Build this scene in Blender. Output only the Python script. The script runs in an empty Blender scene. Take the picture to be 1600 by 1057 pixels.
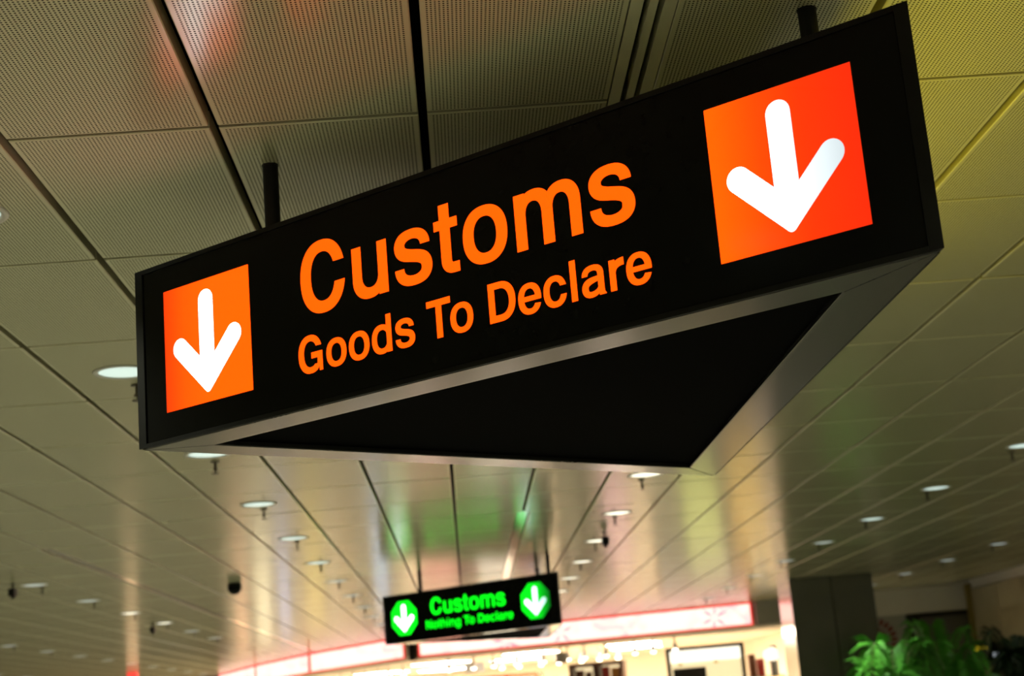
import bpy, bmesh, math, random
from mathutils import Vector, Matrix

random.seed(7)
SC = bpy.context.scene
COL = SC.collection

# ------------------------------------------------------------------ camera
EYE = 1.6                                  # eye height
CEIL = EYE + 1.69                          # underside of the ceiling panels
F_PX = 2441.09
YAW, PITCH, ROLL = 0.0447239, 0.2328388, -0.0832588
fw = Vector((math.sin(YAW) * math.cos(PITCH), math.cos(YAW) * math.cos(PITCH), math.sin(PITCH)))
rt0 = Vector((math.cos(YAW), -math.sin(YAW), 0))
up0 = rt0.cross(fw)
rt = rt0 * math.cos(ROLL) + up0 * math.sin(ROLL)
up = -rt0 * math.sin(ROLL) + up0 * math.cos(ROLL)
cam_data = bpy.data.cameras.new('camera')
cam_data.sensor_width = 36.0
cam_data.sensor_fit = 'HORIZONTAL'
cam_data.lens = F_PX / 1600 * 36
cam_data.clip_end = 300
cam_data.dof.use_dof = True
cam_data.dof.focus_distance = 4.1
cam_data.dof.aperture_fstop = 3.8
cam = bpy.data.objects.new('camera', cam_data)
M = Matrix((rt, up, -fw)).transposed().to_4x4()
M.translation = Vector((0, 0, EYE))
cam.matrix_world = M
COL.objects.link(cam)
SC.camera = cam

# ------------------------------------------------------------------ world, exposure
world = bpy.data.worlds.new('world')
SC.world = world
world.use_nodes = True
world.node_tree.nodes['Background'].inputs[0].default_value = (0.02, 0.02, 0.018, 1)
world.node_tree.nodes['Background'].inputs[1].default_value = 1.0
SC.view_settings.view_transform = 'Standard'
SC.view_settings.look = 'None'
SC.view_settings.exposure = 0.0
SC.view_settings.gamma = 1.0
SC.view_settings.use_curve_mapping = False
SC.cycles.use_denoising = True
SC.cycles.max_bounces = 6
SC.cycles.diffuse_bounces = 4
SC.cycles.glossy_bounces = 4
SC.cycles.sample_clamp_indirect = 6.0
DOWNLIGHT_W = 122.0                        # every ceiling downlight
SHOP_L = 80.0                               # shop ceiling light panels
PALM_W = 170.0                            # the downlight next to the palms

# ------------------------------------------------------------------ materials
def newmat(name):
    m = bpy.data.materials.new(name)
    m.use_nodes = True
    nt = m.node_tree
    return m, nt, nt.nodes['Principled BSDF']

def mat(name, color, rough=0.5, metal=0.0, spec=0.5, emis=None, strength=0.0, var=0.0, scale=8.0):
    m, nt, b = newmat(name)
    b.inputs['Base Color'].default_value = (*color, 1)
    b.inputs['Roughness'].default_value = rough
    b.inputs['Metallic'].default_value = metal
    b.inputs['Specular IOR Level'].default_value = spec
    if emis:
        b.inputs['Emission Color'].default_value = (*emis, 1)
        b.inputs['Emission Strength'].default_value = strength
    if var:
        tc = nt.nodes.new('ShaderNodeTexCoord')
        nz = nt.nodes.new('ShaderNodeTexNoise')
        nz.inputs['Scale'].default_value = scale
        nz.inputs['Detail'].default_value = 4
        nt.links.new(tc.outputs['Object'], nz.inputs['Vector'])
        rp = nt.nodes.new('ShaderNodeValToRGB')
        rp.color_ramp.elements[0].position = 0.3
        rp.color_ramp.elements[1].position = 0.7
        rp.color_ramp.elements[0].color = (*[c * (1 - var) for c in color], 1)
        rp.color_ramp.elements[1].color = (*[min(1, c * (1 + var)) for c in color], 1)
        nt.links.new(nz.outputs['Fac'], rp.inputs['Fac'])
        nt.links.new(rp.outputs['Color'], b.inputs['Base Color'])
    return m

def math_node(nt, op, a, b=None):
    n = nt.nodes.new('ShaderNodeMath')
    n.operation = op
    for i, v in enumerate((a, b)):
        if v is None:
            continue
        if isinstance(v, (int, float)):
            n.inputs[i].default_value = v
        else:
            nt.links.new(v, n.inputs[i])
    return n.outputs[0]

PW, PL = 0.6, 1.2                          # ceiling module
GAPX, GAPY = 0.026, 0.022
def perforated_metal():
    m, nt, b = newmat('perforated_panel_metal')
    tc = nt.nodes.new('ShaderNodeTexCoord')
    sp = nt.nodes.new('ShaderNodeSeparateXYZ')
    nt.links.new(tc.outputs['UV'], sp.inputs[0])
    x, y = sp.outputs[0], sp.outputs[1]    # UV in metres, origin at the panel centre
    P = 0.0114
    row = math_node(nt, 'FLOOR', math_node(nt, 'DIVIDE', y, P))
    odd = math_node(nt, 'MULTIPLY', math_node(nt, 'FLOORED_MODULO', row, 2.0), 0.0)
    fx = math_node(nt, 'SUBTRACT', math_node(nt, 'FRACT', math_node(nt, 'ADD', math_node(nt, 'DIVIDE', x, P), odd)), 0.5)
    fy = math_node(nt, 'SUBTRACT', math_node(nt, 'FRACT', math_node(nt, 'DIVIDE', y, P)), 0.5)
    d2 = math_node(nt, 'ADD', math_node(nt, 'MULTIPLY', fx, fx), math_node(nt, 'MULTIPLY', fy, fy))
    hole = math_node(nt, 'LESS_THAN', d2, 0.27 ** 2)
    inx = math_node(nt, 'LESS_THAN', math_node(nt, 'ABSOLUTE', x), PW / 2 - GAPX / 2 - 0.014)
    iny = math_node(nt, 'LESS_THAN', math_node(nt, 'ABSOLUTE', y), PL / 2 - GAPY / 2 - 0.010)
    hole = math_node(nt, 'MULTIPLY', hole, math_node(nt, 'MULTIPLY', inx, iny))
    nz = nt.nodes.new('ShaderNodeTexNoise')
    nz.inputs['Scale'].default_value = 1.3
    geo = nt.nodes.new('ShaderNodeNewGeometry')
    nt.links.new(geo.outputs['Position'], nz.inputs['Vector'])
    rp = nt.nodes.new('ShaderNodeValToRGB')
    rp.color_ramp.elements[0].color = (0.66, 0.655, 0.43, 1)
    rp.color_ramp.elements[1].color = (0.72, 0.715, 0.48, 1)
    nt.links.new(nz.outputs['Fac'], rp.inputs['Fac'])
    mx = nt.nodes.new('ShaderNodeMix')
    mx.data_type = 'RGBA'
    nt.links.new(hole, mx.inputs['Factor'])
    nt.links.new(rp.outputs['Color'], mx.inputs['A'])
    mx.inputs['B'].default_value = (0.02, 0.018, 0.012, 1)
    nt.links.new(mx.outputs['Result'], b.inputs['Base Color'])
    b.inputs['Roughness'].default_value = 0.2
    spec = math_node(nt, 'MULTIPLY', math_node(nt, 'SUBTRACT', 1.0, hole), 0.75)
    nt.links.new(spec, b.inputs['Specular IOR Level'])
    return m

def sign_emitter(name, dim, bright, length, falloff):
    """Backlit film: tubes inside the box fade towards the box ends (x of UV = metres along the face)."""
    m, nt, b = newmat(name)
    b.inputs['Base Color'].default_value = (0.003, 0.003, 0.003, 1)
    b.inputs['Roughness'].default_value = 0.1
    b.inputs['Specular IOR Level'].default_value = 0.12
    tc = nt.nodes.new('ShaderNodeTexCoord')
    sp = nt.nodes.new('ShaderNodeSeparateXYZ')
    nt.links.new(tc.outputs['UV'], sp.inputs[0])
    rp = nt.nodes.new('ShaderNodeValToRGB')
    els = rp.color_ramp.elements
    while len(els) < len(falloff):
        els.new(0.5)
    for e, (u, v) in zip(els, falloff):
        e.position = u / length
        e.color = (*[a * (c / a) ** v for a, c in zip(dim, bright)], 1)
    nt.links.new(math_node(nt, 'DIVIDE', sp.outputs[0], length), rp.inputs['Fac'])
    nt.links.new(rp.outputs['Color'], b.inputs['Emission Color'])
    b.inputs['Emission Strength'].default_value = 1.0
    return m

M_PANEL = perforated_metal()
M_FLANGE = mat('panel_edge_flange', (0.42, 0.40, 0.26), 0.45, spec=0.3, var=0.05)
M_PLENUM = mat('plenum_black', (0.006, 0.006, 0.006), 0.9, spec=0.1)
M_TRIM = mat('painted_trim_strip', (0.69, 0.685, 0.455), 0.3, spec=0.6, var=0.05)
M_SLOT = mat('slot_metal', (0.45, 0.43, 0.38), 0.16, metal=0.9, var=0.05)
M_BLACK = mat('black_powder_coat', (0.007, 0.007, 0.007), 0.4, spec=0.2, var=0.15, scale=40)
M_GLOSSBLACK = mat('black_acrylic', (0.004, 0.004, 0.004), 0.16, spec=0.12, var=0.1, scale=20)
M_VOID = mat('matt_black', (0.002, 0.002, 0.002), 0.9, spec=0.02)
M_BRUSHED = mat('brushed_aluminium', (0.022, 0.022, 0.021), 0.13, metal=0.0, spec=0.5, var=0.06, scale=60)
M_ROD = mat('black_rod', (0.01, 0.01, 0.01), 0.5, spec=0.3)
M_RING = mat('white_downlight_ring', (0.7, 0.7, 0.66), 0.4)
M_FLOOR = mat('polished_granite', (0.34, 0.32, 0.27), 0.22, var=0.12, scale=3)
M_WALL = mat('grey_wall_paint', (0.22, 0.21, 0.19), 0.6, var=0.05, scale=2)
M_WALLWARM = mat('taupe_wall_paint', (0.86, 0.84, 0.82), 0.6, var=0.05, scale=2)
M_GREYPANEL = mat('grey_laminate', (0.42, 0.43, 0.42), 0.4, var=0.05, scale=2)
M_DARKFRAME = mat('dark_door_frame', (0.012, 0.012, 0.012), 0.4)
M_DOORGLASS = mat('dim_door_glass', (0.16, 0.155, 0.145), 0.15)
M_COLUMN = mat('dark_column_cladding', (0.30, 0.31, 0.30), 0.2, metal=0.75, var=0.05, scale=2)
M_GLASSWALL = mat('bronze_glass_panel', (0.55, 0.48, 0.33), 0.12, spec=0.7, var=0.08, scale=1.5)
M_BRASS = mat('brass_mullion', (0.36, 0.28, 0.09), 0.35, metal=0.5)
M_RED = mat('dark_red_sticker', (0.22, 0.03, 0.03), 0.5)

# ------------------------------------------------------------------ mesh helpers
def link(name, me, m=None, parent=None):
    o = bpy.data.objects.new(name, me)
    if m:
        me.materials.append(m)
    COL.objects.link(o)
    if parent:
        o.parent = parent
    return o

def empty(name, loc, label=None, cat=None, group=None):
    o = bpy.data.objects.new(name, None)
    o.location = loc
    o.empty_display_size = 0.1
    COL.objects.link(o)
    if label:
        tag(o, label, cat, group)
    return o

def tag(o, label, cat, group=None):
    o['label'] = label
    o['category'] = cat
    if group:
        o['group'] = group
    return o

def structure(o, label=None):
    o['kind'] = 'structure'
    if label:
        o['label'] = label
    return o

class MB:
    def __init__(self):
        self.bm = bmesh.new()
    def box(self, x0, x1, y0, y1, z0, z1):
        v = [self.bm.verts.new(p) for p in ((x0, y0, z0), (x1, y0, z0), (x1, y1, z0), (x0, y1, z0),
                                            (x0, y0, z1), (x1, y0, z1), (x1, y1, z1), (x0, y1, z1))]
        for f in ((0, 3, 2, 1), (4, 5, 6, 7), (0, 1, 5, 4), (1, 2, 6, 5), (2, 3, 7, 6), (3, 0, 4, 7)):
            self.bm.faces.new([v[i] for i in f])
        return self
    def prism(self, pts, z0, z1):
        """closed polygon (counter-clockwise from above) extruded z0..z1"""
        a = [self.bm.verts.new((x, y, z0)) for x, y in pts]
        b = [self.bm.verts.new((x, y, z1)) for x, y in pts]
        self.bm.faces.new(a[::-1])
        self.bm.faces.new(b)
        n = len(pts)
        for i in range(n):
            self.bm.faces.new((a[i], a[(i + 1) % n], b[(i + 1) % n], b[i]))
        return self
    def lathe(self, prof, seg=24, c=(0, 0, 0), cap0=True, cap1=True):
        rings = []
        for r, z in prof:
            rings.append([self.bm.verts.new((c[0] + r * math.cos(2 * math.pi * i / seg), c[1] + r * math.sin(2 * math.pi * i / seg), c[2] + z)) for i in range(seg)])
        for a, b in zip(rings, rings[1:]):
            for i in range(seg):
                self.bm.faces.new((a[i], a[(i + 1) % seg], b[(i + 1) % seg], b[i]))
        if cap0:
            self.bm.faces.new(rings[0][::-1])
        if cap1:
            self.bm.faces.new(rings[-1])
        return self
    def tube(self, pts, radii, seg=8):
        pts = [Vector(p) for p in pts]
        rings = []
        for i, p in enumerate(pts):
            t = (pts[min(i + 1, len(pts) - 1)] - pts[max(i - 1, 0)]).normalized()
            a = t.orthogonal().normalized()
            b = t.cross(a)
            rings.append([self.bm.verts.new(p + (a * math.cos(2 * math.pi * k / seg) + b * math.sin(2 * math.pi * k / seg)) * radii[i]) for k in range(seg)])
        for r0, r1 in zip(rings, rings[1:]):
            for k in range(seg):
                self.bm.faces.new((r0[k], r0[(k + 1) % seg], r1[(k + 1) % seg], r1[k]))
        self.bm.faces.new(rings[0][::-1])
        self.bm.faces.new(rings[-1])
        return self
    def mesh(self, name, smooth=False):
        bmesh.ops.recalc_face_normals(self.bm, faces=self.bm.faces)
        me = bpy.data.meshes.new(name)
        self.bm.to_mesh(me)
        self.bm.free()
        if smooth:
            me.polygons.foreach_set('use_smooth', [True] * len(me.polygons))
        return me
    def build(self, name, m, parent=None, smooth=False):
        return link(name, self.mesh(name, smooth), m, parent)

def project(x, y, z):
    v = Vector((x, y, z - EYE))
    d = v.dot(fw)
    if d < 0.3:
        return None
    return 800 + F_PX * v.dot(rt) / d, 528.5 - F_PX * v.dot(up) / d, d

# ------------------------------------------------------------------ floor and walls
XL, XR, YB, YF = -16.0, 9.95, -8.0, 49.0
structure(MB().box(XL - 0.2, XR + 0.2, YB - 0.2, YF + 0.2, -0.1, 0.0).build('floor', M_FLOOR))
structure(MB().box(XL - 0.2, XL, YB, YF, 0, CEIL + 0.2).build('wall_left', M_WALL))
structure(MB().box(XL, XR, YB - 0.2, YB, 0, CEIL + 0.2).build('wall_back', M_WALL))
structure(MB().box(XL, XR, YF, YF + 0.2, 0, CEIL + 0.2).build('wall_far', M_WALL))
wr = structure(MB().box(XR, XR + 0.2, YB, YF, 0, CEIL + 0.2).build('wall_right', M_WALLWARM))
y = 30.70
while y > 9:
    MB().box(XR - 0.03, XR - 0.001, y - 1.46, y - 0.02, 0.02, CEIL - 0.12).build('glass_panel', M_GLASSWALL, wr)
    y -= 1.48
MB().box(XR - 0.10, XR - 0.001, 30.70, 30.84, 0.0, CEIL - 0.02).build('end_mullion', M_BRASS, wr)

# cross wall on the right behind the column, with the door
WY = 30.86
wc = structure(MB().box(7.05, XR - 0.001, WY, WY + 0.2, 2.79, CEIL + 0.15).build('wall_cross', M_WALLWARM))
MB().box(7.05, 8.62, WY + 0.02, WY + 0.2, 0.0, 2.788).build('laminate_panel', M_GREYPANEL, wc)
MB().box(7.935, 7.95, WY + 0.012, WY + 0.019, 0.0, 2.788).build('panel_joint', M_DARKFRAME, wc)
ring = MB()
for k in range(22):
    a = 2 * math.pi * k / 22
    for r0, r1, da in ((0.20, 0.26, 0.09), (0.31, 0.43, 0.105)):
        pts = [(7.98 + r * math.cos(a + s), 2.33 + r * math.sin(a + s)) for r, s in ((r0, -da), (r1, -da * 0.8), (r1, da * 0.8), (r0, da))]
        v0 = [ring.bm.verts.new((x, WY + 0.010, z)) for x, z in pts]
        v1 = [ring.bm.verts.new((x, WY + 0.019, z)) for x, z in pts]
        ring.bm.faces.new(v0); ring.bm.faces.new(v1[::-1])
        for i in range(4):
            ring.bm.faces.new((v0[i], v0[(i + 1) % 4], v1[(i + 1) % 4], v1[i]))
ring.build('round_sticker', M_RED, wc)
dr = structure(MB().box(8.88, 9.86, WY + 0.06, WY + 0.10, 0.0, 2.70).build('door_1', M_DOORGLASS))
MB().box(8.63, 8.88, WY - 0.02, WY + 0.18, 0.0, 2.785).build('door_frame', M_DARKFRAME, dr)
MB().box(8.88, 9.86, WY - 0.02, WY + 0.18, 2.70, 2.785).build('door_frame', M_DARKFRAME, dr)
MB().box(9.86, 9.94, WY - 0.02, WY + 0.18, 0.0, 2.785).build('door_frame', M_DARKFRAME, dr)

# ------------------------------------------------------------------ ceiling
SEAM0, ROW0 = -0.0135, 4.237
LIGHT_COLS = (-18, -13, -8, -3, 2, 7, 12)
LR = 0.128
structure_ceiling = structure(MB().box(XL, XR, YB, YF, CEIL + 0.20, CEIL + 0.25).build('ceiling', M_PLENUM))

def panel_mesh(name, hole):
    hx, hy = PW / 2 - GAPX / 2, PL / 2 - GAPY / 2
    c, H = 0.003, 0.055
    bm = bmesh.new()
    def rect(dx, z):
        return [bm.verts.new((sx * (hx - dx), sy * (hy - dx), z)) for sx, sy in ((-1, -1), (1, -1), (1, 1), (-1, 1))]
    r0, r1, r2 = rect(c, 0), rect(0, c), rect(0, H)
    for a, b in ((r0, r1), (r1, r2)):
        for i in range(4):
            bm.faces.new((a[i], a[(i + 1) % 4], b[(i + 1) % 4], b[i]))
    if hole:
        n = 28
        ci = [bm.verts.new((LR * math.cos(2 * math.pi * i / n), LR * math.sin(2 * math.pi * i / n), 0)) for i in range(n)]
        es = [bm.edges.get((r0[i], r0[(i + 1) % 4])) for i in range(4)] + [bm.edges.new((ci[i], ci[(i + 1) % n])) for i in range(n)]
        bmesh.ops.triangle_fill(bm, use_beauty=True, use_dissolve=False, edges=es)
    else:
        bm.faces.new(r0[::-1])
    bmesh.ops.recalc_face_normals(bm, faces=bm.faces)
    for f in bm.faces:
        if abs(f.normal.z) > 0.9 and f.normal.z > 0:
            f.normal_flip()
    uv = bm.loops.layers.uv.new('UVMap')
    for f in bm.faces:
        flat = abs(f.normal.z) > 0.9
        for l in f.loops:
            l[uv].uv = (l.vert.co.x, l.vert.co.y) if flat else (9.0, 9.0)
    me = bpy.data.meshes.new(name)
    bm.to_mesh(me)
    bm.free()
    me.materials.append(M_PANEL)
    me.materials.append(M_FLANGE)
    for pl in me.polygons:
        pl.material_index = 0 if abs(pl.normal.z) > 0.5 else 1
    return me

ME_PANEL, ME_PANEL_HOLE = panel_mesh('ceiling_panel', False), panel_mesh('ceiling_panel_with_opening', True)
def in_column(x, y, z=None):
    return 5.2 < x < 6.8 and 25.3 < y < 26.6
cells = []
k0, k1 = math.ceil((XL - SEAM0) / PW), math.floor((XR - SEAM0) / PW)
n0, n1 = math.ceil((YB - ROW0) / PL), math.floor((YF - ROW0) / PL)
for k in range(k0, k1):
    for n in range(n0, n1):
        cx, cy = SEAM0 + (k + 0.5) * PW, ROW0 + (n + 0.5) * PL
        hole = k in LIGHT_COLS and n % 2 == 0
        # panels along the slotted seams are a little narrower
        size = -1.0
        p = project(cx, cy, CEIL)
        if p and -120 < p[0] < 1720 and -150 < p[1] < 1110:
            size = 1e4 / p[2] ** 2
        cells.append((size, k, n, cx, cy, hole))
cells.sort(reverse=True)
rest_v, rest_f, rest_uv, rest_m = [], [], [], []
def slotted(k, n):
    """panel edges that give way to the slot strips: returns (x offset, x scale)"""
    if (n <= 3 and k in (0, 1)) or (n >= 8 and k in (0, 1)) or (n >= 8 and k in (-7, -6)):
        w = 0.05
        s = (PW - GAPX - w) / (PW - GAPX)
        return (-w / 2 if k in (0, -7) else w / 2), s
    return 0.0, 1.0
for i, (size, k, n, cx, cy, hole) in enumerate(cells):
    me = ME_PANEL_HOLE if hole else ME_PANEL
    dx, sx = slotted(k, n)
    if i < 300:
        o = link('ceiling_panel', me, None, structure_ceiling)
        # small installation tilt, as real trays have
        o.location = (cx + dx, cy, CEIL + random.uniform(0, 0.0015))
        o.scale = (sx, 1, 1)
        o.rotation_euler = (random.uniform(-1, 1) * 0.0012, random.uniform(-1, 1) * 0.0015, 0)
    else:
        b = len(rest_v)
        for v in me.vertices:
            rest_v.append((cx + dx + v.co.x * sx, cy + v.co.y, CEIL + v.co.z))
        uvl = me.uv_layers[0].data
        for pl in me.polygons:
            rest_f.append([b + j for j in pl.vertices])
            rest_m.append(pl.material_index)
            rest_uv.extend(uvl[l].uv[:] for l in pl.loop_indices)
me = bpy.data.meshes.new('distant_ceiling_panels')
me.from_pydata(rest_v, [], rest_f)
uvl = me.uv_layers.new(name='UVMap')
uvl.data.foreach_set('uv', [c for uv in rest_uv for c in uv])
o = link('distant_ceiling_panels', me, M_PANEL, structure_ceiling)
me.materials.append(M_FLANGE)
me.polygons.foreach_set('material_index', rest_m)
o['kind'] = 'stuff'
# slot strips set into the seams
SX = SEAM0 + PW
for x0, x1 in ((SX - 0.060, SX - 0.027), (SX - 0.011, SX + 0.011), (SX + 0.027, SX + 0.060)):
    MB().box(x0, x1, YB, ROW0 + 4 * PL - 0.01, CEIL + 0.0005, CEIL + 0.04).build('seam_strip', M_TRIM, structure_ceiling)
for sx in (SX, SEAM0 - 6 * PW):
    MB().box(sx - 0.05, sx + 0.05, ROW0 + 8 * PL, 33.0 if sx > 0 else 44.0, CEIL + 0.012, CEIL + 0.04).build('slot_strip', M_SLOT, structure_ceiling)

# ------------------------------------------------------------------ downlights and sprinklers
def lens_mat(name, col, s):
    return mat(name, (0.5, 0.5, 0.5), 0.3, emis=col, strength=s, spec=0.2)
M_LENS_COOL = lens_mat('cool_lens', (0.74, 0.95, 0.86), 0.85)
M_LENS_DIM = lens_mat('dim_lens', (0.70, 0.82, 0.76), 0.55)
M_LENS_WARM = lens_mat('warm_lens', (1.0, 0.97, 0.76), 1.7)
me_ring = MB().lathe([(LR - 0.004, 0.05), (LR - 0.012, 0.004), (LR - 0.008, -0.004), (LR + 0.014, -0.004), (LR + 0.016, 0.0), (LR - 0.002, 0.002)], 32, cap0=False, cap1=False).mesh('trim_ring', True)
me_ring.materials.append(M_RING)
me_lens = {}
for key, m in (('cool', M_LENS_COOL), ('dim', M_LENS_DIM), ('warm', M_LENS_WARM)):
    b = MB().lathe([(LR - 0.0105, 0.001), (LR * 0.6, -0.006), (LR * 0.25, -0.008)], 32, cap0=False, cap1=True).mesh('lens', True)
    b.materials.append(m)
    me_lens[key] = b
spot = bpy.data.lights.new('downlight_lamp', 'SPOT')
spot.energy = DOWNLIGHT_W
spot.color = (0.98, 1.0, 0.75)
spot.spot_size = math.radians(115)
spot.spot_blend = 0.6
spot.shadow_soft_size = 0.08
spot_dim = spot.copy()
spot_dim.energy = DOWNLIGHT_W * 0.14
spot_palm = spot.copy()
spot_palm.energy = PALM_W
spot_palm.color = (1.0, 1.0, 0.9)
spot_palm.spot_size = math.radians(95)
spot_mid = spot.copy()
spot_mid.energy = DOWNLIGHT_W * 0.4
LBL = {'warm': 'round ceiling downlight glowing warm white', 'cool': 'round ceiling downlight with pale greenish glow',
       'dim': 'round ceiling downlight with faint greyish glow'}
ROWS = {-18: 'wall-side', -13: 'outer', -8: 'slot-strip', -3: 'dome-camera', 2: 'warm-light', 7: 'column', 12: 'glass-wall'}
ORD = ('first', 'second', 'third', 'fourth', 'fifth', 'sixth', 'seventh', 'eighth', 'ninth', 'tenth', 'eleventh', 'twelfth',
       'thirteenth', 'fourteenth', 'fifteenth', 'sixteenth', 'seventeenth', 'eighteenth', 'nineteenth', 'twentieth')
row_count = {}
me_spr = MB().lathe([(0.030, 0.0), (0.030, -0.006), (0.009, -0.010), (0.009, -0.045), (0.016, -0.050), (0.016, -0.056), (0.004, -0.060), (0.004, -0.075), (0.026, -0.077), (0.026, -0.081)], 12).mesh('fire_sprinkler')
me_spr.materials.append(mat('sprinkler_brass', (0.10, 0.085, 0.06), 0.4, metal=0.6))
for k in LIGHT_COLS:
    for n in range(n0, n1):
        if n % 2:
            continue
        cx, cy = SEAM0 + (k + 0.5) * PW, ROW0 + (n + 0.5) * PL
        if not (XL < cx < XR) or cy > 47:
            continue
        p = project(cx, cy, CEIL)
        seen = p and -60 < p[0] < 1660 and -60 < p[1] < 1090
        if cy > 31 and cx > -5:            # the shop begins here
            continue
        kind = 'warm' if k == 2 or (k == -8 and n in (14, 16)) else ('cool' if k in (-3, 7) and n < 12 else 'dim')
        if seen:
            q = row_count.get(k, 0)
            row_count[k] = q + 1
            where = '%s from orange sign in %s row' % (ORD[q], ROWS[k])
        else:
            where = 'between orange sign and back wall' if cy < 3 else 'well away from both hanging signs'
        e = empty('downlight', (cx, cy, CEIL), LBL[kind] + ', ' + where, 'downlight', kind + ' ceiling downlights')
        link('trim_ring', me_ring, None, e)
        link('lens', me_lens[kind], None, e)
        lo = bpy.data.objects.new('lamp', spot_palm if (k, n) == (7, 12) else (spot if k < 7 or (k == 12 and n >= 20) else (spot_mid if n >= 18 else spot_dim)))
        lo.parent = e
        lo.location = (0, 0, -0.03)
        COL.objects.link(lo)
        if seen and n >= 0 and cy < 30:
            s = link('fire_sprinkler', me_spr)
            s.location = (cx, cy + 0.30, CEIL)
            tag(s, 'small dark fire sprinkler beside %s downlight from orange sign in %s row' % (ORD[q], ROWS[k]), 'sprinkler', 'ceiling fire sprinklers')

# ceiling-mounted small devices
def box_device(x, y, label):
    e = empty('ceiling_sensor', (x, y, CEIL), label, 'sensor')
    MB().lathe([(0.03, 0), (0.03, -0.006), (0.010, -0.008), (0.010, -0.05)], 12).build('stem', M_BLACK, e)
    MB().box(-0.032, 0.032, -0.06, 0.06, -0.13, -0.05).build('body', M_BLACK, e)
    MB().lathe([(0.018, -0.02), (0.020, 0.0), (0.014, 0.004)], 12).build('eye', M_GLOSSBLACK, e).location = (0, 0, -0.132)
    return e
box_device(1.50, 16.05, 'small dark box sensor hanging in front of a bright downlight')
box_device(-4.66, 16.55, 'small dark box sensor beside a greyish downlight')
box_device(-4.68, 24.0, 'tiny dark box sensor beside a warm downlight')
e = empty('dome_camera', (-2.64, 18.45, CEIL), 'black round dome camera hanging from the ceiling', 'camera')
MB().lathe([(0.075, 0), (0.08, -0.012), (0.085, -0.04)], 24).build('housing', M_BLACK, e, False)
MB().lathe([(0.085, -0.0405)] + [(0.085 * math.cos(t * math.pi / 16), -0.05 - 0.085 * math.sin(t * math.pi / 16)) for t in range(0, 8)], 24).build('dome', M_GLOSSBLACK, e, True)

# ------------------------------------------------------------------ lettering (bold grotesque built from strokes, 1000 units per em)
def bez(p0, p1, p2, p3, n=10):
    out = []
    for i in range(n + 1):
        t = i / n
        s = 1 - t
        out.append(tuple(s ** 3 * a + 3 * s * s * t * b + 3 * s * t * t * c + t ** 3 * d for a, b, c, d in zip(p0, p1, p2, p3)))
    return out
def quads_between(a, b):
    return [[a[i], a[i + 1], b[i + 1], b[i]] for i in range(len(a) - 1)]
def rect(x0, y0, x1, y1):
    return [[(x0, y0), (x1, y0), (x1, y1), (x0, y1)]]
def ell(c, r, deg, e=2.25):
    t = math.radians(deg)
    cs, sn = math.cos(t), math.sin(t)
    return (c[0] + r[0] * math.copysign(abs(cs) ** (2 / e), cs), c[1] + r[1] * math.copysign(abs(sn) ** (2 / e), sn))
def arc(co, ro, ci, ri, o0, o1, i0=None, i1=None, n=40):
    i0 = o0 if i0 is None else i0
    i1 = o1 if i1 is None else i1
    a = [ell(co, ro, o0 + (o1 - o0) * k / n) for k in range(n + 1)]
    b = [ell(ci, ri, i0 + (i1 - i0) * k / n) for k in range(n + 1)]
    return quads_between(a, b)
def angle_at(c, r, y, e=2.25):
    """angle on the right-hand side where the superellipse has height y"""
    s = max(-1, min(1, (y - c[1]) / r[1]))
    sn = math.copysign(abs(s) ** (e / 2), s)
    return math.degrees(math.asin(sn))
def stroke(segs, widths):
    """bezier centre line with a width at each joint"""
    pts, ws = [], []
    for i, sg in enumerate(segs):
        b = bez(*sg, n=12)
        for j, q in enumerate(b):
            if i and j == 0:
                continue
            t = j / 12
            t = t * t * (3 - 2 * t)
            pts.append(q)
            ws.append(widths[i] * (1 - t) + widths[i + 1] * t)
    L, R = [], []
    for i, q in enumerate(pts):
        a, b = pts[max(i - 1, 0)], pts[min(i + 1, len(pts) - 1)]
        if i == 0:
            a, b = segs[0][0], segs[0][1]
        if i == len(pts) - 1:
            a, b = segs[-1][2], segs[-1][3]
        dx, dy = b[0] - a[0], b[1] - a[1]
        l = math.hypot(dx, dy) or 1
        nx, ny = -dy / l * ws[i] / 2, dx / l * ws[i] / 2
        L.append((q[0] + nx, q[1] + ny))
        R.append((q[0] - nx, q[1] - ny))
    return quads_between(L, R)
def open_ring(co, ro, ci, ri, ytop, ybot):
    o0, i0 = angle_at(co, ro, ytop), angle_at(ci, ri, ytop)
    o1, i1 = 360 + angle_at(co, ro, ybot), 360 + angle_at(ci, ri, ybot)
    return arc(co, ro, ci, ri, o0, o1, i0, i1, 64)
def arch(x0, x1, x2, x3, top=546):
    """shoulder from a stem (x0..x1) to the right stem (x2..x3)"""
    co, ro = ((x0 + x3) / 2 + 18, 330), ((x3 - x0) / 2 - 18, top - 330)
    ci, ri = ((x1 + x2) / 2, 310), ((x2 - x1) / 2, 128)
    return arc(co, ro, ci, ri, 0, 150, 0, 180, 32) + rect(x2, 0, x3, 332)
def flip(polys, w, h):
    return [[(w - x, h - y) for x, y in p] for p in polys]
def bowl():
    return arc((287, 266), (253, 280), (300, 266), (136, 176), 0, 360, n=64)
S_SEGS = [((441, 370), (441, 448), (372, 497), (274, 497)), ((274, 497), (172, 497), (106, 455), (106, 391)),
          ((106, 391), (106, 310), (190, 296), (277, 277)), ((277, 277), (380, 254), (452, 236), (452, 150)),
          ((452, 150), (452, 75), (380, 35), (277, 35)), ((277, 35), (165, 35), (93, 80), (93, 172))]
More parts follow.
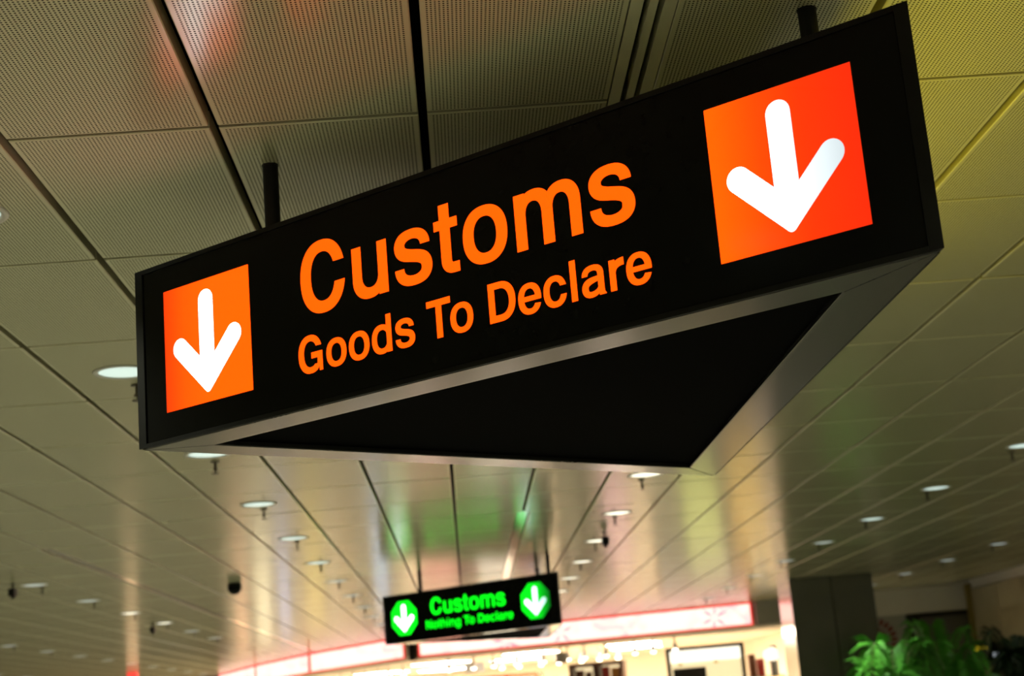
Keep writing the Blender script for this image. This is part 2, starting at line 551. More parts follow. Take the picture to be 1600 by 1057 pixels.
def glyph_table():
    g = {}
    g['C'] = (722, open_ring((364, 359), (320, 378), (368, 359), (172, 255), 476, 268))
    g['G'] = (778, open_ring((372, 359), (328, 378), (376, 359), (180, 255), 500, 150) + rect(398, 268, 704, 386) + rect(612, 0, 704, 386)
              + [[(560, 60), (640, 130), (640, 300), (566, 268)]])
    g['u'] = (611, flip(rect(66, 0, 194, 532) + arch(66, 194, 417, 545), 611, 532))
    g['n'] = (611, rect(66, 0, 194, 532) + arch(66, 194, 417, 545))
    g['h'] = (611, rect(66, 0, 194, 718) + arch(66, 194, 417, 545))
    g['m'] = (889, rect(64, 0, 192, 532) + arch(64, 192, 380, 508) + arch(380, 508, 697, 825))
    g['s'] = (556, stroke(S_SEGS, (122, 98, 138, 122, 138, 98, 122)))
    g['t'] = (333, rect(84, 130, 214, 680) + rect(10, 436, 309, 532) + arc((238, 135), (154, 141), (236, 128), (22, 32), 180, 270, n=12) + rect(236, -6, 309, 96))
    g['o'] = (611, arc((306, 266), (272, 280), (306, 266), (138, 176), 0, 360, n=64))
    g['d'] = (611, bowl() + rect(417, 0, 546, 718))
    g['g'] = (611, bowl() + rect(417, -30, 546, 532) + arc((295, -26), (251, 194), (293, -26), (124, 96), -185, 0, -188, 0, 40))
    g['T'] = (611, rect(14, 596, 598, 718) + rect(234, 0, 378, 600))
    g['D'] = (722, rect(72, 0, 216, 718) + rect(210, 596, 340, 718) + rect(210, 0, 340, 122) + arc((338, 359), (347, 359), (338, 359), (201, 237), -90, 90))
    e_o, e_i = ((280, 266), (257, 280)), ((280, 266), (126, 180))
    g['e'] = (556, arc(*e_o, *e_i, angle_at(*e_o, 222), 360 + angle_at(*e_o, 150), angle_at(*e_i, 222), 360 + angle_at(*e_i, 165), 64) + rect(130, 222, 530, 312))
    g['c'] = (556, open_ring((287, 266), (253, 280), (290, 266), (124, 176), 346, 190))
    g['l'] = (278, rect(75, 0, 205, 718))
    g['i'] = (278, rect(75, 0, 205, 532) + rect(75, 602, 205, 718))
    g['r'] = (389, rect(66, 0, 194, 532) + stroke([((130, 260), (130, 400), (215, 474), (370, 474))], (120, 134)) + rect(362, 407, 376, 541))
    g['N'] = (722, rect(70, 0, 204, 718) + rect(518, 0, 652, 718) + [[(70, 718), (218, 718), (652, 0), (504, 0)]])
    g['a'] = (556, stroke([((104, 368), (104, 450), (175, 497), (276, 497)), ((276, 497), (378, 497), (436, 455), (436, 375)), ((436, 375), (436, 300), (436, 180), (436, 90))], (124, 98, 128, 128))
              + stroke([((436, 316), (372, 276), (98, 310), (98, 152)), ((98, 152), (98, 78), (150, 36), (220, 36)), ((220, 36), (330, 36), (420, 90), (436, 190))], (84, 136, 100, 90))
              + [[(372, 100), (500, 100), (506, 46), (532, 18), (532, 0), (392, 0), (380, 40)]])
    return g
GLYPHS = glyph_table()

# ------------------------------------------------------------------ hanging triangular signs
HB = 1.69 / 1.95                            # underside above the eye
SH = 0.571                                  # height of the box
TA, TB, TC = Vector((-0.961, 4.793)), Vector((1.065, 3.132)), Vector((1.075, 6.388))
FALL = ((0.0, 0.2), (0.13, 0.45), (0.22, 0.85), (0.35, 1.0), (1.95, 1.0), (2.10, 0.97), (2.22, 0.62), (2.33, 0.30), (2.46, 0.08), (2.62, 0.0))
M_ORANGE = sign_emitter('orange_backlit_film', (0.95, 0.026, 0.004), (2.6, 0.155, 0.0015), 2.62, FALL)
M_WHITE1 = sign_emitter('white_backlit_film', (0.50, 0.58, 0.60), (6.0, 6.0, 6.0), 2.62, FALL)
FALL_G = ((0.0, 0.6), (0.2, 0.9), (0.6, 1.0), (1.95, 1.0), (2.25, 0.75), (2.46, 0.0), (2.62, 0.0))
M_GREEN = sign_emitter('green_backlit_film', (0.002, 0.22, 0.012), (0.004, 2.0, 0.018), 2.62, FALL_G)
M_WHITE2 = sign_emitter('white_backlit_film_far', (0.35, 0.85, 0.7), (3.6, 3.8, 3.8), 2.62, FALL_G)
M_YELLOW = mat('yellow_backlit_film', (0.01, 0.01, 0.01), 0.15, emis=(1.0, 0.80, 0.02), strength=4.0)

def make_sign(yoff, label, symbol, film, white, lines, yellow_strength):
    A, B, C = TA, TB, TC
    cen = (A + B + C) / 3
    base = Vector((cen.x, cen.y + yoff, EYE + HB))
    root = empty('customs_sign', base, label, 'sign')
    a, b, c = A - cen, B - cen, C - cen       # local plan
    def inset(d):
        """triangle moved inwards by d on every side"""
        P = [a, b, c]
        out = []
        for i in range(3):
            p, q, r = P[i - 1], P[i], P[(i + 1) % 3]
            e1, e2 = (q - p).normalized(), (r - q).normalized()
            n1, n2 = Vector((-e1.y, e1.x)), Vector((-e2.y, e2.x))
            k = d / (1 + n1.dot(n2))
            out.append(q + (n1 + n2) * k)
        return out
    outer, body, inner = inset(0.0), inset(0.016), inset(0.145)
    t2 = lambda P: [(p.x, p.y) for p in P]
    MB().prism(t2(body), 0.03, SH - 0.002).build('housing', M_BLACK, root)
    MB().prism(t2(inset(0.03)), SH - 0.0018, SH + 0.001).build('top_bounce_sheet', M_RING, root)  # pale sheet added on the unseen top to bounce light at the ceiling
    MB().prism(t2(inset(0.10)), 0.020, 0.029).build('soffit_panel', M_VOID, root)
    lip = inset(0.006)
    for i in range(3):                        # underside rails, mitred
        j = (i + 1) % 3
        m = MB()
        m.prism(t2([lip[i], lip[j], inner[j], inner[i]]), 0.0, 0.0195)
        bmesh.ops.bevel(m.bm, geom=m.bm.edges[:], offset=0.003, segments=1, affect='EDGES')
        m.build('frame_rail', M_BRUSHED, root)
    P = outer
    for i in range(3):                        # corner posts
        p, q, r = P[i - 1], P[i], P[(i + 1) % 3]
        d1, d2 = (p - q).normalized(), (r - q).normalized()
        n1 = Vector((d1.y, -d1.x)); n1 = n1 if n1.dot(r - q) > 0 else -n1
        n2 = Vector((d2.y, -d2.x)); n2 = n2 if n2.dot(p - q) > 0 else -n2
        m = MB().prism(t2([q, q + d2 * 0.034, q + d2 * 0.034 + n2 * 0.015, body[i], q + d1 * 0.034 + n1 * 0.015, q + d1 * 0.034]), 0.004, SH)
        m.build('corner_post', M_BLACK, root)
    faces = []
    for i in range(3):                        # face panels and their top and bottom lips
        j = (i + 1) % 3
        q, r = P[i], P[j]
        d = (r - q).normalized()
        n = Vector((-d.y, d.x))
        L = (r - q).length
        def face_pt(u, dep):
            return q + d * u + n * dep
        m = MB().prism(t2([face_pt(0.037, 0.004), face_pt(L - 0.037, 0.004), face_pt(L - 0.037, 0.0155), face_pt(0.037, 0.0155)]), 0.018, SH - 0.016)
        m.build('face_panel', M_GLOSSBLACK, root)
        for z0, z1 in ((0.002, 0.016), (SH - 0.014, SH)):
            MB().prism(t2([face_pt(0.0345, 0.0), face_pt(L - 0.0345, 0.0), face_pt(L - 0.0345, 0.0155), face_pt(0.0345, 0.0155)]), z0, z1).build('face_lip', M_BLACK, root)
        faces.append((q, d, n, L))
    q, d, n, L = faces[0]
    def flat(name, polys, dep, m, parent=None, thick=0.0008):
        """polygons in face coordinates (u along the face, v up) as a thin sheet"""
        bm = bmesh.new()
        uvl = bm.loops.layers.uv.new('UVMap')
        for poly in polys:
            area = sum(p0[0] * p1[1] - p1[0] * p0[1] for p0, p1 in zip(poly, poly[1:] + poly[:1]))
            if abs(area) < 1e-9:
                continue
            if area < 0:
                poly = poly[::-1]
            vs = []
            for u, v in poly:
                w = q + d * u + n * dep
                vs.append(bm.verts.new((w.x, w.y, v)))
            f = bm.faces.new(vs)
            for l, (u, v) in zip(f.loops, poly):
                l[uvl].uv = (u, v)
        me = bpy.data.meshes.new(name)
        bm.to_mesh(me)
        bm.free()
        return link(name, me, m, parent or root)
    # arrow panels
    for cu in (0.322, 2.277):
        h = 0.1905
        if symbol == 'square':
            shape = [(cu - h, 0.0965), (cu + h, 0.0965), (cu + h, 0.4775), (cu - h, 0.4775)]
        else:
            R8 = 0.215
            shape = [(cu + R8 * math.cos(math.radians(22.5 + 45 * k)), 0.287 + R8 * math.sin(math.radians(22.5 + 45 * k))) for k in range(8)]
        pn = flat('arrow_panel', [shape], 0.0028, film)
        w = 0.0315
        def cap(p0, p1):
            """capsule with both ends round"""
            dx, dy = p1[0] - p0[0], p1[1] - p0[1]
            t = math.atan2(dy, dx)
            pts = [(p1[0] + w * math.cos(t - math.pi / 2 + math.pi * k / 14), p1[1] + w * math.sin(t - math.pi / 2 + math.pi * k / 14)) for k in range(15)]
            pts += [(p0[0] + w * math.cos(t + math.pi / 2 + math.pi * k / 14), p0[1] + w * math.sin(t + math.pi / 2 + math.pi * k / 14)) for k in range(15)]
            return pts
        J = (cu, 0.166)
        r = 0.013
        tipc = (cu, J[1] - w * math.sqrt(2) + r * math.sqrt(2))
        k7 = w * math.sqrt(0.5)
        tip = [(J[0], J[1]), (J[0] - k7, J[1] - k7)] + [(tipc[0] + r * math.cos(math.radians(225 + 90 * k / 8)), tipc[1] + r * math.sin(math.radians(225 + 90 * k / 8))) for k in range(9)] + [(J[0] + k7, J[1] - k7)]
        flat('arrow', [cap((cu, 0.413), (cu, 0.18)), cap((cu - 0.119, 0.283), J), cap((cu + 0.119, 0.283), J), tip], 0.0016, white, pn)
    # lettering
    for text, u0, u1, base_v, cap_h in lines:
        sc = cap_h / 718
        adv, pos = 0, []
        for i, ch in enumerate(text):
            if ch == ' ':
                adv += 270
                continue
            if ch == 'o' and i and text[i - 1] == 'T':
                adv -= 70
            pos.append((ch, adv))
            adv += GLYPHS[ch][0]
        xs = [x + ax for ch, ax in pos for p in GLYPHS[ch][1] for x, y in p]
        lo, hi = min(xs), max(xs)
        kx = (u1 - u0) / (hi - lo)
        for ch, ax in pos:
            polys = [[(u0 + (x + ax - lo) * kx, base_v + y * sc) for x, y in p] for p in GLYPHS[ch][1]]
            flat('letter', polys, 0.0028, film)
    # lit yellow panel on the side face (seen only as its glow on the ceiling)
    if yellow_strength:
        q, d, n, L = faces[1]
        flat('side_light_panel', [[(0.12, 0.10), (L - 0.12, 0.10), (L - 0.12, 0.47), (0.12, 0.47)]], 0.0028, M_YELLOW)
    # hanger rods up to the ceiling
    for x, yy in ((-0.495, 4.58), (0.994, 3.70), (0.95, 5.52)):
        l = Vector((x, yy)) - cen
        H = 1.69 - HB
        MB().lathe([(0.024, SH + 0.0012), (0.024, H - 0.004), (0.026, H - 0.004), (0.026, H)], 20, (l.x, l.y, 0)).build('hanger_rod', M_ROD, root)
    return root

make_sign(0.0, 'large black triangular hanging sign with orange customs lettering and orange arrow squares', 'square', M_ORANGE, M_WHITE1,
          (('Customs', 0.726, 1.872, 0.2685, 0.2035), ('Goods To Declare', 0.703, 1.899, 0.1015, 0.1055)), 1)
make_sign(14.2, 'black hanging sign with green customs lettering and green octagon arrows', 'octagon', M_GREEN, M_WHITE2,
          (('Customs', 0.745, 1.855, 0.2835, 0.190), ('Nothing To Declare', 0.66, 1.95, 0.125, 0.098)), 0)

# ------------------------------------------------------------------ column
col = structure(MB().box(5.32, 6.64, 25.50, 26.50, 0.0, CEIL + 0.1).build('column', M_VOID))
for x0, x1 in ((5.30, 5.972), (5.984, 6.66)):
    MB().box(x0, x1, 25.485, 25.50, 0.0, CEIL - 0.002).build('cladding_sheet', M_COLUMN, col)
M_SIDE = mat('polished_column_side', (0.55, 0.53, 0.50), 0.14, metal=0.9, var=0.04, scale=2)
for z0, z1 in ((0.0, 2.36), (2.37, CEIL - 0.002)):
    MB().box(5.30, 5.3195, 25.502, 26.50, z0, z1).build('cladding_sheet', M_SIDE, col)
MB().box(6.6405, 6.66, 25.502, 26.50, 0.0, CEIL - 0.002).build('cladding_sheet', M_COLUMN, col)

# ------------------------------------------------------------------ shop at the far end
M_CREAM = mat('cream_shop_wall', (0.85, 0.78, 0.65), 0.5, var=0.04, scale=1.5)
M_SHOPFLOOR = mat('shop_floor_tile', (0.72, 0.64, 0.52), 0.3, var=0.06, scale=2)
M_SHOPLIGHT = mat('shop_light_panel', (0.8, 0.8, 0.8), 0.5, emis=(1.0, 0.85, 0.66), strength=SHOP_L)
M_REDTRIM = mat('red_neon_edge', (0.5, 0.03, 0.03), 0.4, emis=(0.95, 0.07, 0.05), strength=1.0)
def fascia_film():
    m, nt, b = newmat('fascia_backlit_film')
    tc = nt.nodes.new('ShaderNodeTexCoord')
    nz = nt.nodes.new('ShaderNodeTexNoise')
    nz.inputs['Scale'].default_value = 1.5
    nz.inputs['Detail'].default_value = 3
    nz.inputs['Distortion'].default_value = 1.2
    nt.links.new(tc.outputs['Object'], nz.inputs['Vector'])
    rp = nt.nodes.new('ShaderNodeValToRGB')
    e = rp.color_ramp.elements
    e[0].position, e[0].color = 0.30, (1.0, 0.33, 0.36, 1)
    e[1].position, e[1].color = 0.47, (1.0, 0.58, 0.50, 1)
    nt.links.new(nz.outputs['Fac'], rp.inputs['Fac'])
    nt.links.new(rp.outputs['Color'], b.inputs['Emission Color'])
    b.inputs['Emission Strength'].default_value = 1.9
    b.inputs['Base Color'].default_value = (0.6, 0.5, 0.48, 1)
    return m
M_FASCIA = fascia_film()
M_PINK = mat('pink_floral_print', (0.6, 0.2, 0.3), 0.5, emis=(1.0, 0.36, 0.46), strength=1.1)

def fascia(p0, p1, label, flowers=()):
    """lit fascia box from p0 to p1 (plan points, shop side on the left when walking p0 to p1)"""
    p0, p1 = Vector(p0), Vector(p1)
    t = (p1 - p0).normalized() * 0.04
    p0, p1 = p0 + t, p1 - t
    L = (p1 - p0).length
    e = empty('fascia_lightbox', (p0.x, p0.y, 2.83), label, 'lightbox')
    e.rotation_euler = (0, 0, math.atan2(p1.y - p0.y, p1.x - p0.x))
    H = CEIL - 2.83 - 0.004
    MB().box(0, L, 0.02, 0.22, 0.0, H).build('box_body', M_CREAM, e)
    for x0, x1, z0, z1 in ((0, L, 0, 0.035), (0, L, H - 0.035, H), (0, 0.035, 0.035, H - 0.035), (L - 0.035, L, 0.035, H - 0.035)):
        MB().box(x0, x1, -0.015, 0.0195, z0, z1).build('red_edge', M_REDTRIM, e)
    n = max(1, round(L / 2.3))
    for i in range(n):
        w = (L - 0.07) / n
        MB().box(0.035 + i * w + 0.006, 0.035 + (i + 1) * w - 0.006, 0.0, 0.0195, 0.036, H - 0.036).build('lit_panel', M_FASCIA, e)
    for fx, fz, r, k in flowers:
        m = MB()
        for t in range(k):
            an = 2 * math.pi * t / k + 0.4
            c, s = math.cos(an), math.sin(an)
            pts = [(fx + c * a - s * b, fz + s * a + c * b) for a, b in ((0.02, 0), (r * 0.5, -r * 0.11), (r, 0), (r * 0.5, r * 0.11))]
            pts = [(x, min(max(z, 0.04), H - 0.04)) for x, z in pts]
            v = [m.bm.verts.new((x, -0.004, z)) for x, z in pts]
            m.bm.faces.new(v)
        m.build('printed_flower', M_PINK, e)
    return e
fascia((-1.05, 33.62), (5.72, 31.20), 'long lit white fascia with pink flower print and red edges above the shop entrance',
       ((1.95, 0.16, 0.34, 7), (3.15, 0.22, 0.30, 5), (6.35, 0.22, 0.30, 6)))
LEFT_CURVE = ((-1.30, 33.76), (-3.75, 38.10), (-5.60, 42.40), (-7.35, 47.40))
for (q0, q1), txt in zip(zip(LEFT_CURVE[1:], LEFT_CURVE), ('plain lit fascia segment next to the black fascia joint', 'middle lit fascia segment of the curved shop front', 'last lit fascia segment of the curved shop front, by the far wall')):
    fascia(q0, q1, txt, ((1.2, 0.2, 0.28, 6), (3.2, 0.2, 0.25, 5)) if 'middle' in txt else ())
pst = MB().box(-1.22, -1.08, 33.62, 33.72, 2.77, CEIL - 0.002).build('fascia_joint', M_BLACK)
tag(pst, 'black joint piece between two lit fascia segments', 'joint')

# shell of the shop
shop_pts = [(7.0, 31.25), (7.0, 40.5), (-3.0, 47.9), (-7.1, 47.9)]
sw = MB()
for (x0, y0), (x1, y1) in zip(shop_pts, shop_pts[1:]):
    dv = (Vector((x1, y1)) - Vector((x0, y0))).normalized()
    nv = Vector((dv.y, -dv.x)) * 0.1
    sw.prism([(x0, y0), (x0 + nv.x, y0 + nv.y), (x1 + nv.x, y1 + nv.y), (x1, y1)], 0.0, CEIL)
structure(sw.build('wall_shop', M_CREAM))
shop_poly = [(6.99, 31.26), (6.99, 40.4), (-3.0, 47.8), (-7.05, 47.8), (-5.35, 42.5), (-3.5, 38.25), (-1.0, 33.90), (5.74, 31.50), (5.76, 31.26)]
structure(MB().prism(shop_poly, 2.79, 2.826).build('ceiling_shop', M_CREAM))
structure(MB().prism(shop_poly, 0.001, 0.012).build('floor_shop', M_SHOPFLOOR))
structure(MB().box(5.735, 7.045, 31.05, 31.24, 2.83, CEIL + 0.1).build('wall_bulkhead', M_GREYPANEL))

i = 0
for x, y, rz in ((3.6, 34.2, -0.3), (1.4, 34.75, -0.3), (-0.6, 36.6, -0.5), (3.9, 36.6, -0.3), (1.2, 38.2, -0.4), (-2.2, 40.6, -0.7), (-4.0, 44.8, -1.0), (-0.6, 42.0, -0.7)):
    e = empty('shop_light_panel', (x, y, 2.789), 'bright square light panel in the shop ceiling', 'light panel', 'shop ceiling light panels')
    e.rotation_euler = (0, 0, rz)
    MB().box(-0.55, 0.55, -0.55, 0.55, -0.03, 0.0).build('frame', M_RING, e)
    MB().box(-0.50, 0.50, -0.50, 0.50, -0.034, -0.0302).build('diffuser', M_SHOPLIGHT, e)

# track spots (bright dots below the fascia)
M_SPOT = mat('shop_spot_lamp', (0.8, 0.8, 0.8), 0.4, emis=(1.0, 0.9, 0.7), strength=9.0)
me_sp_body = MB().lathe([(0.02, 0.0), (0.02, -0.12), (0.045, -0.14), (0.055, -0.26)], 12).mesh('lamp_head'); me_sp_body.materials.append(M_RING)
me_sp_lens = MB().lathe([(0.05, -0.2605), (0.045, -0.285), (0.02, -0.295)], 12).mesh('bulb'); me_sp_bulb = me_sp_lens; me_sp_lens.materials.append(M_SPOT)
for tx0, ty0, tx1, ty1, cnt in ((-0.6, 34.4, 4.6, 32.4, 11), (0.5, 36.2, 3.6, 35.2, 7), (-3.2, 39.0, -1.3, 35.4, 6)):
    for k in range(cnt):
        t = (k + 0.5) / cnt + random.uniform(-0.02, 0.02)
        e = empty('track_spotlight', (tx0 + (tx1 - tx0) * t, ty0 + (ty1 - ty0) * t, 2.789), 'small bright spotlight hanging from the shop ceiling', 'spotlight', 'shop track spotlights')
        link('lamp_head', me_sp_body, None, e)
        link('bulb', me_sp_lens, None, e)

# display furniture
M_LITBOX = mat('lit_display_film', (0.8, 0.8, 0.75), 0.5, emis=(1.0, 0.93, 0.74), strength=1.6)
M_LITCREAM = mat('lit_cream_film', (0.8, 0.7, 0.5), 0.5, emis=(1.0, 0.80, 0.45), strength=0.95)
M_WOOD = mat('dark_brown_wood', (0.10, 0.03, 0.015), 0.4, var=0.2, scale=6)
M_SHADOWBOX = mat('black_display_frame', (0.01, 0.008, 0.006), 0.5)
e = empty('display_lightbox', (4.12, 33.05, 0.012), 'tall black-framed display lightbox with bright header in the shop', 'display')
e.rotation_euler = (0, 0, -0.12)
for x0, x1, z0, z1 in ((0, 0.08, 0, 2.56), (1.54, 1.62, 0, 2.56), (0.08, 1.54, 2.49, 2.56), (0.08, 1.54, 0, 0.3)):
    MB().box(x0, x1, 0, 0.3, z0, z1).build('frame', M_SHADOWBOX, e)
MB().box(0.081, 1.539, 0.06, 0.28, 2.26, 2.489).build('header_panel', M_LITBOX, e)
MB().box(0.081, 1.539, 0.08, 0.28, 0.301, 2.255).build('lower_panel', M_LITCREAM, e)
MB().box(0.12, 0.80, 0.05, 0.079, 1.45, 2.13).build('screen', M_SHADOWBOX, e)
for sx in (0.28, 1.02):
    MB().lathe([(0.045, 0), (0.05, 0.03), (0.02, 0.05)], 12).build('bracket_lamp', M_BRASS, e).location = (sx, 0.05, 2.19)

def shelf_unit(x, y, rz, w, hgt, label, frame, colours):
    e = empty('display_shelf', (x, y, 0.012), label, 'shelf')
    e.rotation_euler = (0, 0, rz)
    MB().box(0, 0.07, 0, 0.4, 0, hgt).build('side_panel', frame, e)
    MB().box(w - 0.07, w, 0, 0.4, 0, hgt).build('side_panel', frame, e)
    MB().box(0.07, w - 0.07, 0.37, 0.4, 0, hgt).build('back_panel', M_LITCREAM, e)
    MB().box(0.07, w - 0.07, 0, 0.369, hgt - 0.07, hgt).build('top_panel', frame, e)
    mid = w / 2
    MB().box(mid - 0.06, mid + 0.06, 0, 0.369, 0, hgt - 0.071).build('divider', frame, e)
    z = 0.35
    while z < hgt - 0.3:
        MB().box(0.07, mid - 0.061, 0.02, 0.369, z, z + 0.03).build('shelf_board', frame, e)
        MB().box(mid + 0.061, w - 0.07, 0.02, 0.369, z, z + 0.03).build('shelf_board', frame, e)
        z += 0.42
    return e
def boxes_on(x, y, rz, w, zs, colours, what):
    R = Matrix.Rotation(rz, 4, 'Z')
    for z in zs:
        u = 0.12
        while u < w - 0.25:
            bw, bh = random.uniform(0.1, 0.18), random.uniform(0.16, 0.26)
            if not (w / 2 - 0.24 < u < w / 2 + 0.07):
                m = MB().box(0, bw, 0, 0.12, 0, bh)
                pm = random.choice(colours)
                o = m.build('product_box', pm)
                o.location = Vector((x, y, 0)) + R @ Vector((u, 0.12, z + 0.0125 + 0.03))
                o.rotation_euler = (0, 0, rz)
                tag(o, 'small %s product box on the %s shelf unit' % (pm.name.split('_')[1], what), 'box', 'product boxes on the shop shelves')
            u += bw + 0.05
MP = [mat('product_' + n_, c_, 0.4) for n_, c_ in (('amber', (0.7, 0.32, 0.05)), ('red', (0.5, 0.04, 0.03)), ('cream', (0.8, 0.68, 0.45)), ('brown', (0.2, 0.07, 0.03)), ('lilac', (0.6, 0.45, 0.65)))]
shelf_unit(2.10, 33.35, -0.30, 1.15, 2.40, 'dark brown shelf unit with lit niches in the shop, beside the display lightbox', M_WOOD, MP)
boxes_on(2.10, 33.35, -0.30, 1.15, (0.35, 0.77, 1.19, 1.61, 2.03), MP, 'dark brown')
shelf_unit(-0.1, 35.2, -0.35, 1.7, 2.34, 'wide red-brown shelf unit with lit niches deeper in the shop', mat('red_brown_wood', (0.28, 0.05, 0.02), 0.4, var=0.15), MP)
boxes_on(-0.1, 35.2, -0.35, 1.7, (0.35, 0.77, 1.19, 1.61), MP, 'wide red-brown')
shelf_unit(-2.6, 40.4, -1.0, 2.2, 2.5, 'pale shelf unit along the curved side of the shop', M_CREAM, MP)
# flower-shaped lamp and rail near the pier
e = empty('flower_lamp', (6.25, 32.75, 0.012), 'white globe lamp on a brown stand beside the column', 'lamp')
MB().lathe([(0.16, 0), (0.16, 0.03), (0.02, 0.05), (0.02, 2.12), (0.05, 2.14)], 14).build('stand', M_WOOD, e)
m = MB()
for k in range(26):
    a, b = random.uniform(0, 2 * math.pi), math.acos(random.uniform(-0.6, 1))
    c = Vector((math.sin(b) * math.cos(a), math.sin(b) * math.sin(a), math.cos(b))) * 0.10 + Vector((0, 0, 2.25))
    bmesh.ops.create_icosphere(m.bm, subdivisions=1, radius=0.065, matrix=Matrix.Translation(c))
m.build('globe', M_LITBOX, e, True)
for k, (dx, m_) in enumerate(((-0.42, MP[3]), (-0.2, MP[1]), (0.16, M_GREYPANEL))):
    o = MB().box(-0.07, 0.07, -0.1, 0.1, 0, (2.30, 2.2, 2.45)[k]).build('banner_stand', m_)
    o.location = (6.25 + dx * 0.8, 33.2, 0.012)
    tag(o, ('tall brown display stand by the shop entrance', 'tall red display stand by the shop entrance', 'tall grey display stand by the shop entrance')[k], 'stand')
# small grey panels hanging under the shop ceiling
for x, y, w, lab in ((1.95, 33.15, 0.24, 'small grey hanging speaker under the long fascia'), (0.15, 35.0, 0.42, 'grey hanging projector box inside the shop')):
    e = empty('hanging_speaker', (x, y, 2.789), lab, 'speaker')
    MB().box(-0.012, 0.012, -0.012, 0.012, -0.12, 0).build('bracket', M_GREYPANEL, e)
    MB().box(-w / 2, w / 2, -0.1, 0.1, -0.33, -0.12).build('cabinet', M_GREYPANEL, e)

# added lit boxes along the shop front, put in to streak the ceiling reflection
STREAK_BOXES = (('peach', (1.0, 0.55, 0.30), 3.0), ('cream', (1.0, 0.82, 0.50), 4.0), ('lilac', (0.86, 0.80, 0.98), 2.4), ('golden', (1.0, 0.72, 0.25), 2.4), ('tan', (0.8, 0.52, 0.25), 1.4),
       ('pale blue', (0.70, 0.82, 1.0), 2.2), ('salmon', (1.0, 0.42, 0.30), 2.2), ('ivory', (1.0, 0.86, 0.62), 3.0), ('grey', (0.45, 0.45, 0.5), 1.2), ('pink', (1.0, 0.55, 0.50), 2.6), ('lime', (0.85, 0.85, 0.25), 2.2), ('amber', (1.0, 0.62, 0.18), 2.2))
STREAK_BOX_AT = ((-6.35, 45.9, 0.9), (-5.35, 43.1, 1.0), (-4.55, 41.0, 0.7), (-3.55, 38.9, 1.1), (-2.60, 37.2, 0.9), (-1.75, 35.6, 0.7),
         (-0.45, 34.15, 0.9), (0.75, 33.72, 0.8), (1.55, 33.43, 0.5), (3.35, 32.75, 0.6), (5.05, 32.15, 0.8), (5.95, 31.80, 0.7))
for (nm, colr, st), (x, y, w) in zip(STREAK_BOXES, STREAK_BOX_AT):
    e = empty('added_streak_lightbox', (x, y, 0.012), 'added freestanding %s lit box along the shop front, colouring the ceiling reflection' % nm, 'lightbox')
    e.rotation_euler = (0, 0, -0.34 if x > -1 else -1.05)
    m_ = mat('streak_film_' + nm.replace(' ', '_'), [c * 0.6 for c in colr], 0.4, emis=colr, strength=st)
    MB().box(-w / 2, w / 2, -0.06, 0.06, 0.0, 0.12).build('base', M_BLACK, e)
    MB().box(-w / 2, w / 2, -0.05, 0.05, 0.1205, 1.83 if x > 2.5 else 2.05).build('casing', M_GREYPANEL, e)
    MB().box(-w / 2 + 0.03, w / 2 - 0.03, -0.056, -0.0505, 0.15, 1.80 if x > 2.5 else 2.02).build('lit_panel', m_, e)

# lit pillar beyond the shop on the left
e = empty('lit_pillar', (-8.45, 40.6, 0.0), 'narrow glowing cream pillar with red top far down the hall', 'pillar')
M_PILLAR = mat('lit_pillar_film', (0.8, 0.7, 0.5), 0.4, emis=(1.0, 0.62, 0.34), strength=1.1)
MB().box(-0.12, 0.12, -0.12, 0.12, 0.0, 0.15).build('plinth', M_BLACK, e)
MB().box(-0.11, 0.11, -0.11, 0.11, 0.1505, 2.95).build('lit_shaft', M_PILLAR, e)
MB().box(-0.12, 0.12, -0.12, 0.12, 2.951, CEIL - 0.003).build('red_cap', M_REDTRIM, e)

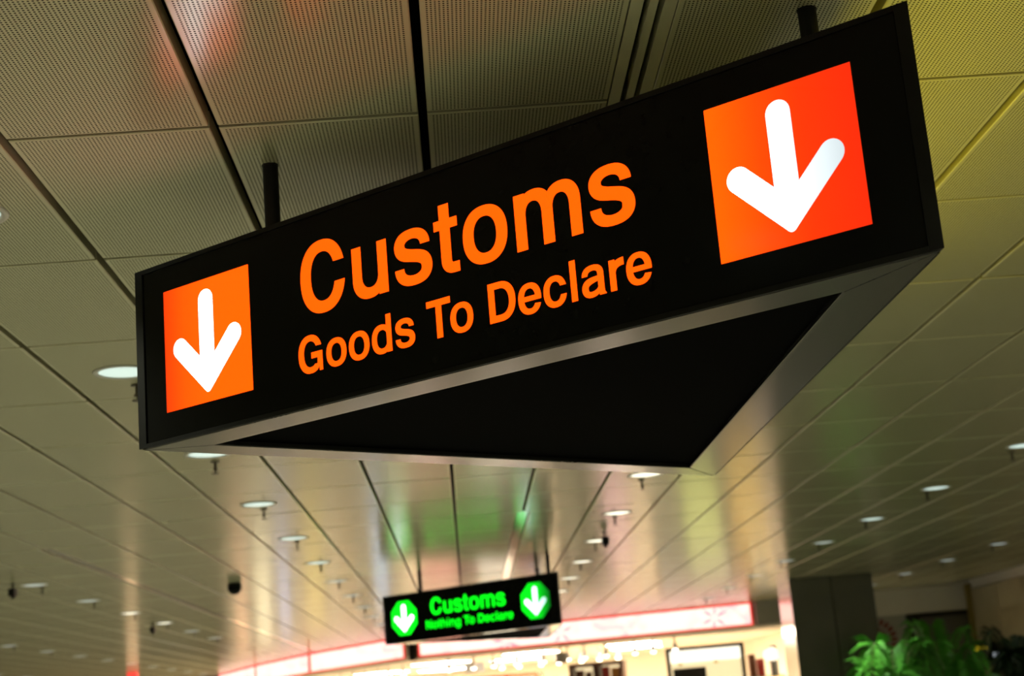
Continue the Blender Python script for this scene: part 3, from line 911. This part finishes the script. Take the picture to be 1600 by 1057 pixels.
# ------------------------------------------------------------------ palms under a bright downlight
M_LEAF_SHADE_TINT = mat('shade_tinted_palm_leaf', (0.012, 0.035, 0.010), 0.5, spec=0.2, var=0.3, scale=5)  # shade of the unlit palms put into the leaf colour
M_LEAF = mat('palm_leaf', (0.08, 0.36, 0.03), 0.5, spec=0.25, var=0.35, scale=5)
M_STEM = mat('palm_stem', (0.16, 0.20, 0.05), 0.5, var=0.2)
M_POT = mat('dark_planter', (0.03, 0.03, 0.03), 0.5, var=0.1)
M_SOIL = mat('soil', (0.03, 0.02, 0.012), 0.9, var=0.3, scale=30)
def palm(x, y, height, nf, label, seed, leaf=None):
    rnd = random.Random(seed)
    e = empty('potted_palm', (x, y, 0.0), label, 'plant')
    pot = MB().lathe([(0.22, 0.0), (0.30, 0.50), (0.32, 0.52), (0.28, 0.52), (0.27, 0.47)], 24, cap1=False).build('planter', M_POT, e, False)
    MB().lathe([(0.268, 0.455), (0.268, 0.47), (0.1, 0.48)], 16).build('soil', M_SOIL, e)
    for f in range(nf):
        az = 2 * math.pi * f / nf + rnd.uniform(-0.3, 0.3)
        reach = rnd.uniform(0.3, 0.6)
        top = height * rnd.uniform(0.72, 1.0) - 0.5
        droop = rnd.uniform(0.15, 0.5)
        dirv = Vector((math.cos(az), math.sin(az), 0))
        p0 = dirv * rnd.uniform(0.03, 0.12) + Vector((0, 0, 0.46))
        pts = []
        for t in [i / 16 for i in range(17)]:
            r = reach * (t ** 1.7)
            z = top * math.sin(min(1, t / 0.8) * math.pi / 2) - (droop * ((t - 0.7) / 0.3) ** 2 if t > 0.7 else 0)
            pts.append(p0 + dirv * r + Vector((0, 0, z)))
        fr = MB().tube(pts, [0.011 * (1 - 0.8 * i / 16) for i in range(17)], 5).build('frond', M_STEM, e)
        m = MB()
        side = dirv.cross(Vector((0, 0, 1)))
        for i in range(5, 17):
            for sub in (0.0, 0.5):
                if i == 16 and sub:
                    continue
                P = pts[i].lerp(pts[min(i + 1, 16)], sub)
                tan = (pts[min(i + 1, 16)] - pts[i - 1]).normalized()
                ln = 0.34 * math.sin(math.pi * (0.18 + 0.75 * (i + sub - 5) / 12)) * rnd.uniform(0.85, 1.1)
                for s in (-1, 1):
                    dv = (side * s * 0.85 + tan * 0.6 + Vector((0, 0, 0.15))).normalized()
                    wv = tan.cross(dv).cross(dv).normalized() * 0.028
                    q1 = P + dv * ln * 0.5 + Vector((0, 0, 0.01))
                    q2 = P + dv * ln - Vector((0, 0, 0.09 * ln / 0.3))
                    v = [m.bm.verts.new(c) for c in (P, q1 + wv, q2, q1 - wv)]
                    m.bm.faces.new((v[0], v[1], v[3]))
                    m.bm.faces.new((v[1], v[2], v[3]))
        lf = m.build('leaflets', leaf or M_LEAF, fr)
        lf['kind'] = 'stuff'
    return e
palm(5.20, 19.6, 2.12, 9, 'brightly lit green palm in a dark planter nearest the column', 1)
palm(6.15, 20.3, 2.08, 9, 'green palm lit from above, between two other palms', 2)
palm(6.72, 22.7, 2.36, 4, 'taller dim palm standing behind the lit palms', 5)
palm(7.15, 24.7, 1.98, 11, 'palm with shade painted into its leaves behind the lit palms', 3, M_LEAF_SHADE_TINT)
palm(8.35, 24.1, 2.3, 14, 'palm with shade painted into its leaves near the bronze glass wall', 4, M_LEAF_SHADE_TINT)
# small lit direction board far right
e = empty('direction_board', (8.42, 26.0, 0.0), 'dark floor-standing board with two small yellow lit rings', 'sign')
MB().lathe([(0.2, 0), (0.2, 0.03), (0.03, 0.05), (0.03, 1.75)], 16).build('stand', M_BLACK, e)
MB().box(-0.16, 0.48, -0.03, 0.03, 1.74, 2.03).build('board', M_BLACK, e)
M_YRING = mat('yellow_lit_ring', (0.02, 0.02, 0.02), 0.4, emis=(1.0, 0.72, 0.02), strength=1.3)
M_WGLOW = mat('white_lit_mark', (0.02, 0.02, 0.02), 0.4, emis=(0.75, 0.85, 0.9), strength=0.9)
for dx in (-0.07, 0.07):
    m = MB().lathe([(0.042, 0.0), (0.042, 0.012), (0.024, 0.012), (0.024, 0.0)], 18, cap0=False, cap1=False)
    r = m.build('lit_ring', M_YRING, e)
    r.location = (dx, -0.031, 1.96)
    r.rotation_euler = (math.pi / 2, 0, 0)
for k in range(4):
    MB().box(0.20 + 0.06 * k, 0.235 + 0.06 * k, -0.04, -0.0305, 1.80 + 0.012 * (k % 2), 1.86 + 0.012 * (k % 2)).build('lit_mark', M_WGLOW, e)
